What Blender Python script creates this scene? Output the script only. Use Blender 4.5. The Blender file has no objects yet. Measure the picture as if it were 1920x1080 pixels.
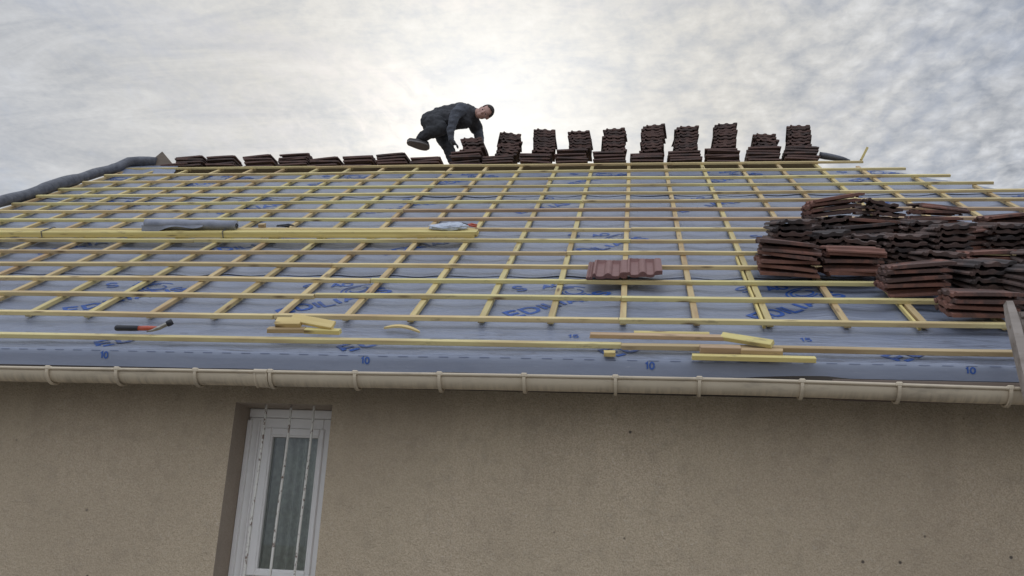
import bpy, bmesh, math, random
from mathutils import Vector, Matrix, noise, Quaternion

# ------------------------------------------------------------------ camera, world, sun, exposure
sc = bpy.context.scene
col = sc.collection
random.seed(7)
YAW, PITCH, ROLL = -0.13917, 0.28568, 0.04786
FPX = 1687.0                       # focal length in photo pixels (1920 wide)
Z0 = 3.1537                        # height of the third batten row, origin of the roof plane
CAM = Vector((0.0594, -5.4094, 1.60))
fw = Vector((math.sin(YAW) * math.cos(PITCH), math.cos(YAW) * math.cos(PITCH), math.sin(PITCH)))
rt = Vector((math.cos(YAW), -math.sin(YAW), 0))
up = rt.cross(fw)
R_ = rt * math.cos(ROLL) + up * math.sin(ROLL)
U_ = -rt * math.sin(ROLL) + up * math.cos(ROLL)
cd = bpy.data.cameras.new('camera'); cam = bpy.data.objects.new('camera', cd); col.objects.link(cam)
cd.sensor_width = 36; cd.lens = FPX / 1920 * 36; cd.clip_start = 0.05; cd.clip_end = 3000
m = Matrix.Identity(4)
for i in range(3):
    m[i][0], m[i][1], m[i][2], m[i][3] = R_[i], U_[i], -fw[i], CAM[i]
cam.matrix_world = m
sc.camera = cam

SUN_AZ, SUN_EL = -0.17, math.radians(27)      # behind the ridge, a little left of the view axis
sdir = Vector((math.sin(SUN_AZ) * math.cos(SUN_EL), math.cos(SUN_AZ) * math.cos(SUN_EL), math.sin(SUN_EL)))
sl = bpy.data.lights.new('sun', 'SUN'); sl.energy = 1.2; sl.angle = math.radians(12); sl.color = (1, .95, .86)
so = bpy.data.objects.new('sun', sl); col.objects.link(so); so.location = (0, 30, 30)
so.rotation_euler = (-sdir).to_track_quat('-Z', 'Y').to_euler()

sc.view_settings.view_transform = 'Standard'; sc.view_settings.look = 'None'
sc.view_settings.exposure = 0.0; sc.view_settings.gamma = 1; sc.view_settings.use_curve_mapping = False


class NT:
    """small helper to write node trees"""
    def __init__(s, tree): s.t = tree; s.n = tree.nodes; s.l = tree.links
    def node(s, kind, **kw):
        n = s.n.new(kind)
        for k, v in kw.items(): setattr(n, k, v)
        return n
    def inp(s, sock, v):
        if isinstance(v, bpy.types.NodeSocket): s.l.new(v, sock)
        else: sock.default_value = v
    def math(s, op, a, b=0.0, c=0.0, clamp=False):
        n = s.node('ShaderNodeMath', operation=op, use_clamp=clamp)
        s.inp(n.inputs[0], a); s.inp(n.inputs[1], b); s.inp(n.inputs[2], c); return n.outputs[0]
    def mix(s, f, a, b, mode='MIX'):
        n = s.node('ShaderNodeMix', data_type='RGBA', blend_type=mode)
        s.inp(n.inputs[0], f)
        for sock, v in ((n.inputs[6], a), (n.inputs[7], b)):
            if isinstance(v, tuple) and len(v) == 3: v = (*v, 1)
            s.inp(sock, v)
        return n.outputs[2]
    def ramp(s, f, stops):
        n = s.node('ShaderNodeValToRGB'); e = n.color_ramp.elements
        while len(e) < len(stops): e.new(0.5)
        for el, (p, c) in zip(e, stops):
            el.position = p
            el.color = (*c, 1) if isinstance(c, tuple) else (c, c, c, 1)
        s.inp(n.inputs[0], f); return n.outputs[0]
    def noise(s, vec, scale, detail=3.0, rough=0.55, dist=0.0, dim='3D'):
        n = s.node('ShaderNodeTexNoise', noise_dimensions=dim); s.inp(n.inputs['Vector'], vec)
        n.inputs['Scale'].default_value = scale; n.inputs['Detail'].default_value = detail
        n.inputs['Roughness'].default_value = rough; n.inputs['Distortion'].default_value = dist
        return n.outputs[0]
    def mapping(s, vec, scale=(1, 1, 1), rot=(0, 0, 0), loc=(0, 0, 0)):
        n = s.node('ShaderNodeMapping'); s.inp(n.inputs['Vector'], vec)
        s.inp(n.inputs['Location'], loc)
        n.inputs['Rotation'].default_value = rot; n.inputs['Scale'].default_value = scale
        return n.outputs[0]


# ---- overcast sky: clear Nishita sky behind a broken altocumulus sheet, brightest round the hidden sun
w = bpy.data.worlds.new('World'); sc.world = w; w.use_nodes = True
w.node_tree.nodes.clear(); N = NT(w.node_tree)
sky = N.node('ShaderNodeTexSky', sky_type='NISHITA'); sky.sun_disc = False
sky.sun_elevation = SUN_EL; sky.sun_rotation = SUN_AZ
tc = N.node('ShaderNodeTexCoord')
D = tc.outputs['Generated']
sep = N.node('ShaderNodeSeparateXYZ'); N.l.new(D, sep.inputs[0])
zc = N.math('MAXIMUM', sep.outputs[2], 0.0)
den = N.math('ADD', zc, 0.12)
px = N.math('DIVIDE', sep.outputs[0], den); py = N.math('DIVIDE', sep.outputs[1], den)
cmb = N.node('ShaderNodeCombineXYZ'); N.l.new(px, cmb.inputs[0]); N.l.new(py, cmb.inputs[1])
P = cmb.outputs[0]
dotn = N.node('ShaderNodeVectorMath', operation='DOT_PRODUCT'); N.l.new(D, dotn.inputs[0]); dotn.inputs[1].default_value = sdir
cs = N.math('MAXIMUM', dotn.outputs['Value'], 0.0)
glow = N.math('POWER', cs, 7.0)
glow2 = N.math('POWER', cs, 60.0)
big = N.noise(P, 1.1, 5, .55, .6, dim='2D')
streak = N.noise(N.mapping(P, (2.2, 7.0, 1), (0, 0, 0.55)), 1.6, 7, .62, .5, dim='2D')
mott = N.noise(N.mapping(P, (1, 0.62, 1), (0, 0, -0.45)), 27, 5, .6, .55, dim='2D')
wn = N.node('ShaderNodeTexNoise', noise_dimensions='2D'); N.l.new(P, wn.inputs['Vector']); wn.inputs['Scale'].default_value = 9; wn.inputs['Detail'].default_value = 4
wsc = N.node('ShaderNodeVectorMath', operation='MULTIPLY_ADD'); N.l.new(wn.outputs['Color'], wsc.inputs[0]); wsc.inputs[1].default_value = (.075, .075, 0); N.l.new(P, wsc.inputs[2])
vor = N.node('ShaderNodeTexVoronoi', feature='SMOOTH_F1', voronoi_dimensions='2D'); vor.inputs['Scale'].default_value = 21; vor.inputs['Smoothness'].default_value = .35
N.l.new(N.mapping(wsc.outputs[0], (1, .8, 1), (0, 0, -.4)), vor.inputs['Vector'])
puff = N.math('SUBTRACT', .42, vor.outputs['Distance'])
mott2 = N.noise(P, 60, 3, .6, .2, dim='2D')
side = N.math('ADD', N.math('MULTIPLY', px, 0.9), N.math('MULTIPLY', N.math('SUBTRACT', big, .5), 1.6))
right = N.math('MULTIPLY_ADD', side, 1.0, 0.55, clamp=True)       # 1 where the cloudlets are, 0 where it is a streaky veil
detA = N.math('MULTIPLY', N.math('SUBTRACT', streak, .5), .36)
detA = N.math('ADD', detA, N.math('MULTIPLY', N.math('SUBTRACT', mott2, .5), .09))
detB = N.math('ADD', N.math('MULTIPLY', N.math('SUBTRACT', mott, .5), .22), N.math('MULTIPLY', puff, .35))
detB = N.math('ADD', detB, N.math('MULTIPLY', N.math('SUBTRACT', mott2, .5), .22))
mx = N.node('ShaderNodeMix', data_type='FLOAT'); N.l.new(right, mx.inputs[0]); N.l.new(detA, mx.inputs[2]); N.l.new(detB, mx.inputs[3])
base = N.math('MULTIPLY_ADD', glow, .25, .47)
base = N.math('ADD', base, N.math('MULTIPLY', glow2, .14))
base = N.math('ADD', base, N.math('MULTIPLY', N.math('POWER', cs, 120.0), .20))
base = N.math('ADD', base, N.math('MULTIPLY', N.math('SUBTRACT', big, .5), .20))
lum = N.math('ADD', base, mx.outputs[0])
lum = N.math('MAXIMUM', lum, .22)
# added unseen light: sky raised overhead and behind the camera for roof and walls
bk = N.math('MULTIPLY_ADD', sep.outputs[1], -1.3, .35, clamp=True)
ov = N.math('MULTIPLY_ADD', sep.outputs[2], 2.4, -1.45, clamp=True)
lowb = N.math('SUBTRACT', 1.0, N.math('MULTIPLY_ADD', sep.outputs[2], 2.2, -.06, clamp=True))      # added dimming low behind the camera, shaping light on flap and battens
low_dim = N.math('MULTIPLY_ADD', N.math('MULTIPLY', bk, lowb), -.62, 1.0)
lum = N.math('MULTIPLY', N.math('MULTIPLY', lum, low_dim), N.math('ADD', N.math('MULTIPLY_ADD', bk, 1.45, 1.0), N.math('MULTIPLY', ov, .9)))
tint = N.mix(N.math('MULTIPLY_ADD', glow, 1.35, -.08, clamp=True), (.90, .965, 1.09), (1.02, 1.0, .955))
shade = N.math('MULTIPLY_ADD', mx.outputs[0], -2.4, .05, clamp=True)                 # thin gaps let the blue through
tint = N.mix(shade, tint, (.83, .94, 1.14))
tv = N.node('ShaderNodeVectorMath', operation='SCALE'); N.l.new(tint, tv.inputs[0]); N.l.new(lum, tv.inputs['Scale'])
sk = N.node('ShaderNodeVectorMath', operation='SCALE'); N.l.new(sky.outputs[0], sk.inputs[0]); sk.inputs['Scale'].default_value = .08
cover = N.ramp(N.math('ADD', N.noise(P, 1.5, 5, .6, .8, dim='2D'), N.math('MULTIPLY', N.math('SUBTRACT', mott, .5), .35)), [(.26, .62), (.46, 1.0)])
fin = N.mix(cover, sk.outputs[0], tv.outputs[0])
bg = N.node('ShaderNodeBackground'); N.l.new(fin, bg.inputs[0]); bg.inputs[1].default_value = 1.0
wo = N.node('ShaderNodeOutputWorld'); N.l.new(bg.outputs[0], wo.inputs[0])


# ------------------------------------------------------------------ materials
def mat(name, rough=.7):
    mt = bpy.data.materials.new(name); mt.use_nodes = True
    n = NT(mt.node_tree); b = mt.node_tree.nodes['Principled BSDF']; b.inputs['Roughness'].default_value = rough
    tcn = n.node('ShaderNodeTexCoord'); oi = n.node('ShaderNodeObjectInfo')
    return mt, n, b, tcn.outputs['Object'], oi.outputs['Random']
def bump(n, b, h, strength, dist):
    bp = n.node('ShaderNodeBump'); bp.inputs['Strength'].default_value = strength; bp.inputs['Distance'].default_value = dist
    n.l.new(h, bp.inputs['Height']); n.l.new(bp.outputs[0], b.inputs['Normal'])
def rand_vec(n, vec, rnd, k=37.0):
    c = n.node('ShaderNodeCombineXYZ')
    for i, f in enumerate((k, k * 1.7, k * .6)): n.l.new(n.math('MULTIPLY', rnd, f), c.inputs[i])
    a = n.node('ShaderNodeVectorMath', operation='ADD'); n.l.new(vec, a.inputs[0]); n.l.new(c.outputs[0], a.inputs[1]); return a.outputs[0]

def wood(name, c1, c2, c3, knots=True):
    mt, n, b, o, r = mat(name, .72)
    v = rand_vec(n, o, r)
    g = n.noise(n.mapping(v, (1.6, 60, 60)), 1.0, 4, .6, .3)
    g2 = n.noise(n.mapping(v, (1.2, 9, 9)), 1.0, 3, .6)
    c = n.mix(g, c1, c2)
    c = n.mix(n.ramp(g2, [(.46, 0.0), (.66, .9)]), c, c3)
    hue = n.ramp(r, [(0, (1.10, 1.08, .95)), (.3, (.96, .99, .90)), (.65, (1.04, .96, .95)), (.88, (.95, .89, .88)), (1, (.84, .77, .77))])
    c = n.mix(1.0, c, hue, 'MULTIPLY')
    if knots:
        vo = n.node('ShaderNodeTexVoronoi'); vo.inputs['Scale'].default_value = 1.0; vo.inputs['Randomness'].default_value = 1
        n.l.new(n.mapping(v, (3.2, 14, 14)), vo.inputs['Vector'])
        c = n.mix(n.ramp(vo.outputs['Distance'], [(.06, .9), (.20, 0.0)]), c, (.15, .085, .04))
    mould = n.noise(n.mapping(v, (7, 24, 24)), 1.0, 5, .7)
    c = n.mix(n.ramp(mould, [(.58, 0.0), (.72, .6)]), c, (.20, .155, .10))
    n.l.new(c, b.inputs['Base Color']); bump(n, b, g, .35, .002)
    return mt
M = {}
M['batten'] = wood('batten_wood', (.76, .665, .345), (.64, .53, .255), (.50, .37, .195))
M['pale'] = wood('fresh_cut_wood', (.76, .635, .29), (.64, .51, .21), (.56, .43, .18))
M['counter'] = wood('counter_batten_wood', (.66, .55, .285), (.53, .41, .20), (.42, .29, .15))
M['tan'] = wood('tan_offcut_wood', (.58, .44, .27), (.46, .33, .195), (.37, .25, .14))
M['old'] = wood('weathered_grey_wood', (.21, .175, .14), (.15, .12, .095), (.10, .08, .065))
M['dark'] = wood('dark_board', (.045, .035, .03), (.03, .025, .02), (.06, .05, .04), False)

# breather membrane: blue-grey woven sheet with dust and scuffs
mt, n, b, o, r = mat('membrane', .30)
st = n.noise(n.mapping(o, (1.5, 7, 7)), 1.4, 5, .62, .4)
fine = n.noise(n.mapping(o, (6, 26, 26)), 2.2, 5, .7, .6)
c = n.mix(st, (.180, .206, .278), (.270, .296, .368))
sx = n.node('ShaderNodeSeparateXYZ'); n.l.new(o, sx.inputs[0])
lowz = n.math('MULTIPLY', n.math('MULTIPLY_ADD', sx.outputs[1], -3.0, -.95, clamp=True), n.math('GREATER_THAN', sx.outputs[1], -.866))       # scuffs collect on the walked-on eaves strip
scuff = n.ramp(n.noise(n.mapping(o, (2.5, 11, 11)), 2.0, 7, .72, .7), [(.50, 0.0), (.68, 1.0)])
scuff = n.math('MULTIPLY', scuff, n.math('MULTIPLY_ADD', lowz, .70, .12))
c = n.mix(scuff, c, (.10, .105, .13))
c = n.mix(n.ramp(fine, [(.62, 0.0), (.75, .22)]), c, (.55, .57, .66))
n.l.new(c, b.inputs['Base Color'])
wr = n.noise(n.mapping(o, (1.1, 9, 9), (0, 0, .12)), 1.6, 4, .55, 1.2)
bump(n, b, n.math('MULTIPLY', n.math('ADD', wr, n.math('MULTIPLY', fine, .15)), n.math('MULTIPLY_ADD', n.math('GREATER_THAN', sx.outputs[1], -.866), .9, .1)), .75, .022)
b.inputs['Specular IOR Level'].default_value = .6
M['membrane'] = mt
def plain(name, c1, c2, scale=20, rough=.7, bs=.2, bd=.002, metal=0.0, spec=.5):
    mt, n, b, o, r = mat(name, rough)
    f = n.noise(rand_vec(n, o, r), scale, 4, .6)
    n.l.new(n.mix(n.ramp(f, [(.3, 0.0), (.7, 1.0)]), c1, c2), b.inputs['Base Color']); bump(n, b, f, bs, bd)
    b.inputs['Metallic'].default_value = metal; b.inputs['Specular IOR Level'].default_value = spec
    return mt
M['ink'] = plain('blue_ink', (.020, .070, .28), (.030, .10, .35), 40, .5, .02)
M['ink_dark'] = plain('dark_ink', (.085, .105, .18), (.11, .13, .21), 40, .5, .02)
M['roll'] = plain('grey_membrane_roll', (.060, .064, .080), (.135, .140, .162), 13, .55, .8, .02)
M['roll_light'] = plain('blue_grey_membrane', (.20, .215, .265), (.30, .315, .37), 9, .5, .6, .012)
M['grey_wood'] = wood('sunbleached_wood', (.42, .39, .345), (.33, .30, .26), (.23, .205, .175))
M['bag'] = plain('pale_plastic_bag', (.62, .66, .74), (.42, .47, .56), 30, .3, .9, .01)
M['black'] = plain('black_rubber', (.012, .012, .016), (.022, .022, .028), 30, .5)
M['red'] = plain('red_lacquer', (.50, .10, .05), (.42, .075, .04), 30, .35)
M['steel'] = plain('worn_steel', (.40, .38, .34), (.22, .20, .17), 40, .38, .2, .001, .9)
M['rusty_iron'] = plain('rusty_iron', (.14, .10, .075), (.22, .19, .165), 50, .7, .5, .002, .2)
M['pvc'] = plain('white_window_plastic', (.87, .84, .80), (.81, .78, .74), 6, .35, .03)
M['ground'] = plain('pale_gravel_ground', (.22, .21, .19), (.29, .275, .25), 3, .95, .5, .02)
M['roofing'] = plain('shaded_gap_roofing', (.022, .02, .02), (.04, .036, .034), 4, .8)  # near black, painted as the shade in the open gap under the top batten

# roughcast render: pebbly grain, patchy tone, dark specks and streaks stronger near the top
mt, n, b, o, r = mat('roughcast', .93)
grain = n.noise(o, 125, 3, .7); peb = n.noise(o, 70, 2, .6); patch = n.noise(o, 1.3, 4, .55, .3); mid = n.noise(o, 9, 4, .65)
c = n.mix(n.ramp(grain, [(.32, 0.0), (.68, 1.0)]), (.370, .288, .190), (.66, .535, .385))
c = n.mix(n.ramp(peb, [(.60, 0.0), (.72, .55)]), c, (.66, .57, .455))
c = n.mix(n.ramp(patch, [(.35, .0), (.70, .45)]), c, (.45, .365, .245))
c = n.mix(n.ramp(mid, [(.50, 0.0), (.75, .30)]), c, (.20, .165, .125))
sz = n.node('ShaderNodeSeparateXYZ'); n.l.new(o, sz.inputs[0])                # dark streaks, stronger towards the wall top
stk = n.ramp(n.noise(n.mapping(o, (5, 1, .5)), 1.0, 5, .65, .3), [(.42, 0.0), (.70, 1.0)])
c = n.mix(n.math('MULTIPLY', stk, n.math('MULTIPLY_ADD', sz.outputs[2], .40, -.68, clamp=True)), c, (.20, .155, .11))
big_ = n.noise(o, .55, 3, .5)
c = n.mix(n.ramp(big_, [(.38, 0.0), (.62, .35)]), c, (.33, .255, .18))
vo = n.node('ShaderNodeTexVoronoi'); vo.inputs['Scale'].default_value = 7; n.l.new(o, vo.inputs['Vector'])
gate = n.ramp(n.noise(o, 2.1, 2), [(.5, 0.0), (.56, 1.0)])
c = n.mix(n.math('MULTIPLY', n.ramp(vo.outputs['Distance'], [(.04, .85), (.075, 0.0)]), gate), c, (.045, .035, .03))
n.l.new(c, b.inputs['Base Color'])
bump(n, b, n.math('ADD', grain, n.math('MULTIPLY', peb, 1.2)), .9, .006)
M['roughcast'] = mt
mt, n, b, o, r = mat('smooth_render', .9)
grain = n.noise(o, 120, 3, .7); patch = n.noise(o, 4, 4, .6)
c = n.mix(n.ramp(grain, [(.35, 0.0), (.7, 1.0)]), (.33, .265, .20), (.42, .34, .265)); c = n.mix(n.ramp(patch, [(.4, 0.0), (.7, .4)]), c, (.22, .175, .14))
n.l.new(c, b.inputs['Base Color']); bump(n, b, grain, .5, .003)
M['smooth'] = mt
# gutter: cream plastic with grime runs towards the underside
mt, n, b, o, r = mat('cream_gutter', .45)
run = n.noise(n.mapping(o, (38, 3, 5)), 1.0, 4, .7, .2); dirt = n.noise(o, 5, 5, .65)
sx = n.node('ShaderNodeSeparateXYZ'); n.l.new(o, sx.inputs[0])
lowm = n.math('MULTIPLY_ADD', sx.outputs[2], -22.0, -.55, clamp=True)      # runs hang from the lower third of the trough
c = n.mix(n.ramp(dirt, [(.35, 0.0), (.75, .55)]), (.60, .505, .37), (.48, .40, .285))
c = n.mix(n.math('MULTIPLY', n.ramp(run, [(.42, 0.0), (.66, 1.0)]), n.math('MULTIPLY', lowm, .5)), c, (.10, .085, .07))
c = n.mix(n.math('MULTIPLY', n.ramp(n.noise(n.mapping(o, (3, 8, 8)), 1.4, 4, .6), [(.55, 0.0), (.72, .6)]), 1.0), c, (.30, .25, .19))
n.l.new(c, b.inputs['Base Color']); M['gutter'] = mt
# rusty painted window bars
mt, n, b, o, r = mat('chipped_white_bars', .6)
f = n.noise(n.mapping(o, (70, 70, 34)), 1.0, 4, .65)
n.l.new(n.mix(n.ramp(f, [(.57, 0.0), (.62, 1.0)]), (.66, .63, .56), (.14, .085, .06)), b.inputs['Base Color'])
bump(n, b, f, .5, .002); M['bars'] = mt
# old clay roof tiles
def tilemat(name, c1, c2, dark, amount):
    mt, n, b, o, r = mat(name, .88)
    v = rand_vec(n, o, r)
    f = n.noise(v, 11, 5, .65, .3); f2 = n.noise(v, 5, 5, .65, .4); f3 = n.noise(v, 60, 3, .7)
    c = n.mix(n.ramp(f, [(.35, 0.0), (.68, 1.0)]), c1, c2)
    lim = n.math('MULTIPLY_ADD', r, -.26, .62)
    d = n.math('MULTIPLY', n.math('SUBTRACT', f2, lim), 9.0, clamp=True)
    c = n.mix(n.math('MULTIPLY_ADD', d, .62, amount, clamp=True), c, dark)
    c = n.mix(n.ramp(f3, [(.64, 0.0), (.74, .35)]), c, (.26, .23, .21))
    n.l.new(c, b.inputs['Base Color']); bump(n, b, n.math('ADD', f3, f), .55, .004)
    return mt
M['tile_red'] = tilemat('weathered_red_clay', (.275, .122, .086), (.185, .092, .070), (.060, .048, .044), .10)
M['tile_dark'] = tilemat('dark_mossy_clay', (.165, .098, .078), (.105, .074, .064), (.046, .042, .042), .20)
M['tile_ridge'] = tilemat('brown_dusty_clay', (.165, .094, .076), (.120, .074, .064), (.070, .056, .052), .12)
M['tile_new'] = plain('clean_brown_clay', (.235, .115, .10), (.19, .092, .080), 30, .6, .15)
# clothing, skin
M['trousers'] = plain('charcoal_trousers', (.030, .031, .034), (.050, .051, .056), 30, .9, .6, .01)
M['vest'] = plain('dark_vest', (.034, .034, .038), (.054, .054, .059), 24, .85, .7, .012)
M['sleeve'] = plain('slate_blue_sleeves', (.062, .067, .082), (.090, .096, .112), 26, .85, .7, .012)
M['skin'] = plain('skin', (.52, .31, .245), (.45, .255, .20), 30, .55, .05)
M['hair'] = plain('short_dark_hair', (.022, .016, .013), (.05, .038, .03), 90, .8, .6, .004)
M['shoe'] = plain('grey_work_shoe', (.055, .05, .048), (.10, .092, .086), 30, .8, .3)
M['sole'] = plain('pale_sole', (.21, .19, .175), (.15, .135, .125), 30, .7)
M['eye'] = plain('eye', (.02, .015, .012), (.03, .02, .015), 30, .3)
# window glass and net curtain
mt = bpy.data.materials.new('window_glass'); mt.use_nodes = True; n = NT(mt.node_tree); n.n.remove(n.n['Principled BSDF'])
tr = n.node('ShaderNodeBsdfTransparent'); tr.inputs[0].default_value = (.86, .88, .86, 1); gl = n.node('ShaderNodeBsdfGlossy'); gl.inputs['Roughness'].default_value = .02
fr = n.node('ShaderNodeFresnel'); fr.inputs[0].default_value = 1.5; ms = n.node('ShaderNodeMixShader')
n.l.new(n.math('MULTIPLY_ADD', fr.outputs[0], 1.3, .02, clamp=True), ms.inputs[0]); n.l.new(tr.outputs[0], ms.inputs[1]); n.l.new(gl.outputs[0], ms.inputs[2]); n.l.new(ms.outputs[0], n.n['Material Output'].inputs[0])
M['glass'] = mt
mt, n, b, o, r = mat('net_curtain', .9)
wv = n.noise(n.mapping(o, (1, 1, 1)), 26, 3, .6)
n.l.new(n.mix(n.ramp(wv, [(.40, 0.0), (.66, 1.0)]), (.50, .50, .46), (.66, .66, .61)), b.inputs['Base Color']); M['curtain'] = mt


# ------------------------------------------------------------------ builders
TH = math.radians(33.551)
S = Vector((0, math.cos(TH), math.sin(TH))); NN = Vector((0, -math.sin(TH), math.cos(TH))); X = Vector((1, 0, 0))
def rp(u, v, nn=0.0): return Vector((u, 0, Z0)) + S * v + NN * nn
def new(name, bm, mats, parent=None, smooth=False):
    me = bpy.data.meshes.new(name); bm.to_mesh(me); bm.free()
    for k in (mats if isinstance(mats, (list, tuple)) else [mats]): me.materials.append(M[k])
    if smooth:
        for p in me.polygons: p.use_smooth = True
    o = bpy.data.objects.new(name, me); col.objects.link(o)
    if parent: o.parent = parent
    return o
def tag(o, label=None, cat=None, group=None, kind=None):
    for k, v in (('label', label), ('category', cat), ('group', group), ('kind', kind)):
        if v: o[k] = v
    return o
def empty(name, loc=(0, 0, 0)):
    o = bpy.data.objects.new(name, None); col.objects.link(o); o.location = loc; o.empty_display_size = .1; return o
def frame(origin, ax, ay, az):
    m = Matrix.Identity(4)
    for i in range(3): m[i][0], m[i][1], m[i][2], m[i][3] = ax[i], ay[i], az[i], origin[i]
    return m
def add_box(bm, c, size, bev=0.0, mtx=None, mi=0):
    r = bmesh.ops.create_cube(bm, size=1.0); vs = r['verts']
    bmesh.ops.scale(bm, vec=size, verts=vs)
    if bev:
        es = list({e for v in vs for e in v.link_edges})
        rb = bmesh.ops.bevel(bm, geom=es, offset=bev, segments=1, affect='EDGES', profile=.5)
        vs = list({v for v in rb['verts']} | {v for v in vs if v.is_valid})
    fs = {f for v in vs for f in v.link_faces}
    for f in fs: f.material_index = mi
    if mtx is not None: bmesh.ops.transform(bm, matrix=mtx, verts=vs)
    bmesh.ops.translate(bm, vec=c, verts=vs)
    return vs
def add_tube(bm, pts, rad, seg=10, cap=True, mi=0, flat=1.0):
    pts = [Vector(p) for p in pts]; rings = []
    prev = None
    for i, p in enumerate(pts):
        t = (pts[min(i + 1, len(pts) - 1)] - pts[max(i - 1, 0)]).normalized()
        a = Vector((0, 0, 1)) if abs(t.z) < .9 else Vector((0, 1, 0))
        if prev is not None: a = prev
        sx = t.cross(a).normalized(); sy = sx.cross(t).normalized(); prev = sy
        r = rad[i] if isinstance(rad, (list, tuple)) else rad
        rings.append([bm.verts.new(p + sx * math.cos(k / seg * 2 * math.pi) * r + sy * math.sin(k / seg * 2 * math.pi) * r * flat) for k in range(seg)])
    for a, b_ in zip(rings, rings[1:]):
        for k in range(seg): bm.faces.new((a[k], a[(k + 1) % seg], b_[(k + 1) % seg], b_[k])).material_index = mi
    if cap:
        bm.faces.new(list(reversed(rings[0]))).material_index = mi; bm.faces.new(rings[-1]).material_index = mi
    return rings
def lath(name, L, W, H, mk, parent=None, bow=0.004, rough_end=True):
    """a sawn lath: local x along its length, y across, z thick; slightly bowed, with eased edges"""
    bm = bmesh.new(); nseg = max(2, int(L / .25)); e = .0022
    prof = [(-W/2 + e, -H/2), (W/2 - e, -H/2), (W/2, -H/2 + e), (W/2, H/2 - e), (W/2 - e, H/2), (-W/2 + e, H/2), (-W/2, H/2 - e), (-W/2, -H/2 + e)]
    sd = random.random() * 100; rings = []
    for i in range(nseg + 1):
        x = -L/2 + L * i / nseg
        dy = bow * noise.noise(Vector((x * .5, sd, 0))); dz = bow * .5 * noise.noise(Vector((x * .6, sd, 5)))
        rings.append([bm.verts.new((x + (random.uniform(-.004, .004) if rough_end and i in (0, nseg) else 0), y + dy, z + dz)) for y, z in prof])
    for a, b_ in zip(rings, rings[1:]):
        for k in range(8): bm.faces.new((a[k], a[(k + 1) % 8], b_[(k + 1) % 8], b_[k]))
    bm.faces.new(list(reversed(rings[0]))); bm.faces.new(rings[-1])
    bmesh.ops.recalc_face_normals(bm, faces=bm.faces)
    return new(name, bm, mk, parent)

# ------------------------------------------------------------------ ground
bm = bmesh.new(); bmesh.ops.create_grid(bm, x_segments=8, y_segments=8, size=400)
tag(new('ground', bm, 'ground'), kind='structure')

# ------------------------------------------------------------------ house
house = tag(empty('house'), 'beige roughcast house with its stripped roof under blue membrane and battens', 'house')
RV = 5.30; RY = RV * math.cos(TH); RZ = Z0 + RV * math.sin(TH)
VERGE = -6.36
def hip_u(v): return 2.52 + .72 * (RV - v)
EAVE_V = -.86
WY = -.45
OP = (-2.222, -1.640, .95, Z0 - .79)        # window opening: left, right, sill, head

# wall: front sheet with the opening and its reveal, then the other three sides up to the roof
bm = bmesh.new()
XL, XR, YB = -6.25, 6.6, 9.25
def quad(*p, mi=0):
    f = bm.faces.new([bm.verts.new(q) for q in p]); f.material_index = mi; return f
top = Z0 - .60
xs = [XL, OP[0], OP[1], XR]; zs = [0, OP[2], OP[3], top]
for i in range(3):
    for j in range(3):
        if i == 1 and j == 1: continue
        quad((xs[i], WY, zs[j]), (xs[i+1], WY, zs[j]), (xs[i+1], WY, zs[j+1]), (xs[i], WY, zs[j+1]))
d = WY + .32
quad((OP[0], WY, OP[2]), (OP[0], WY, OP[3]), (OP[0], d, OP[3]), (OP[0], d, OP[2]), mi=1)
quad((OP[1], WY, OP[3]), (OP[1], WY, OP[2]), (OP[1], d, OP[2]), (OP[1], d, OP[3]), mi=1)
quad((OP[0], WY, OP[3]), (OP[1], WY, OP[3]), (OP[1], d, OP[3]), (OP[0], d, OP[3]), mi=1)
quad((OP[1], WY, OP[2]), (OP[0], WY, OP[2]), (OP[0], d, OP[2]), (OP[1], d, OP[2]), mi=1)
quad((XL, YB, 0), (XR, YB, 0), (XR, YB, top), (XL, YB, top))
quad((XR, WY, 0), (XR, YB, 0), (XR, YB, top), (XR, WY, top))
f = bm.faces.new([bm.verts.new(q) for q in ((XL, WY, 0), (XL, YB, 0), (XL, YB, top), (XL, RY, RZ - .2), (XL, WY, top))])
bmesh.ops.recalc_face_normals(bm, faces=bm.faces)
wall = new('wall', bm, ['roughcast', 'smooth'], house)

# roof body (hip and rear slopes, hidden boarding under the membrane)
bm = bmesh.new()
ev = rp(0, EAVE_V, -.10); ey, ez = ev.y, ev.z
rz = RZ - .115
hr = hip_u(EAVE_V)
A = [Vector(p) for p in ((VERGE + .02, ey, ez), (hr, ey, ez), (2.48, RY, rz), (VERGE + .02, RY, rz), (VERGE + .02, 2 * RY - ey, ez), (hr, 2 * RY - ey, ez))]
v = [bm.verts.new(p) for p in A]
bm.faces.new((v[0], v[1], v[2], v[3])); bm.faces.new((v[1], v[5], v[2])); bm.faces.new((v[5], v[4], v[3], v[2]))
roof = new('roof', bm, 'roofing', house)

# ---- membrane: one sheet sagging between the counter battens, folded down over the fascia
LAPS = (-.655, .66, 2.1, 3.55)
def lapstep(v):
    s = 0.0
    for L in LAPS: s -= .001 if v < L else 0.0
    return s
SP = .42
def mem_n(u, v):
    fr = (u / SP) % 1.0
    k = min(1.0, max(0.0, (v + .42) / .12))
    sag = .012 * math.sin(math.pi * fr) ** 2 * k
    sag *= 1 + .8 * noise.noise(Vector((math.floor(u / SP) * 3.7, v * 2.1, 1)))
    wr = .004 * noise.noise(Vector((u * 1.6, v * 6, 3))) + .003 * noise.noise(Vector((u * 4.2 + v * 3, v * 14, 8)))
    if v < -.42: wr *= 1.5
    if v > 5.2: sag = 0
    n0 = -.0555 - sag + wr + lapstep(v) - .009
    if u < -5.62: n0 += .075 * max(0, min(1, (v - 5.0) / .2))        # the sheet is turned up over the ridge at the gable
    return n0
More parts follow.
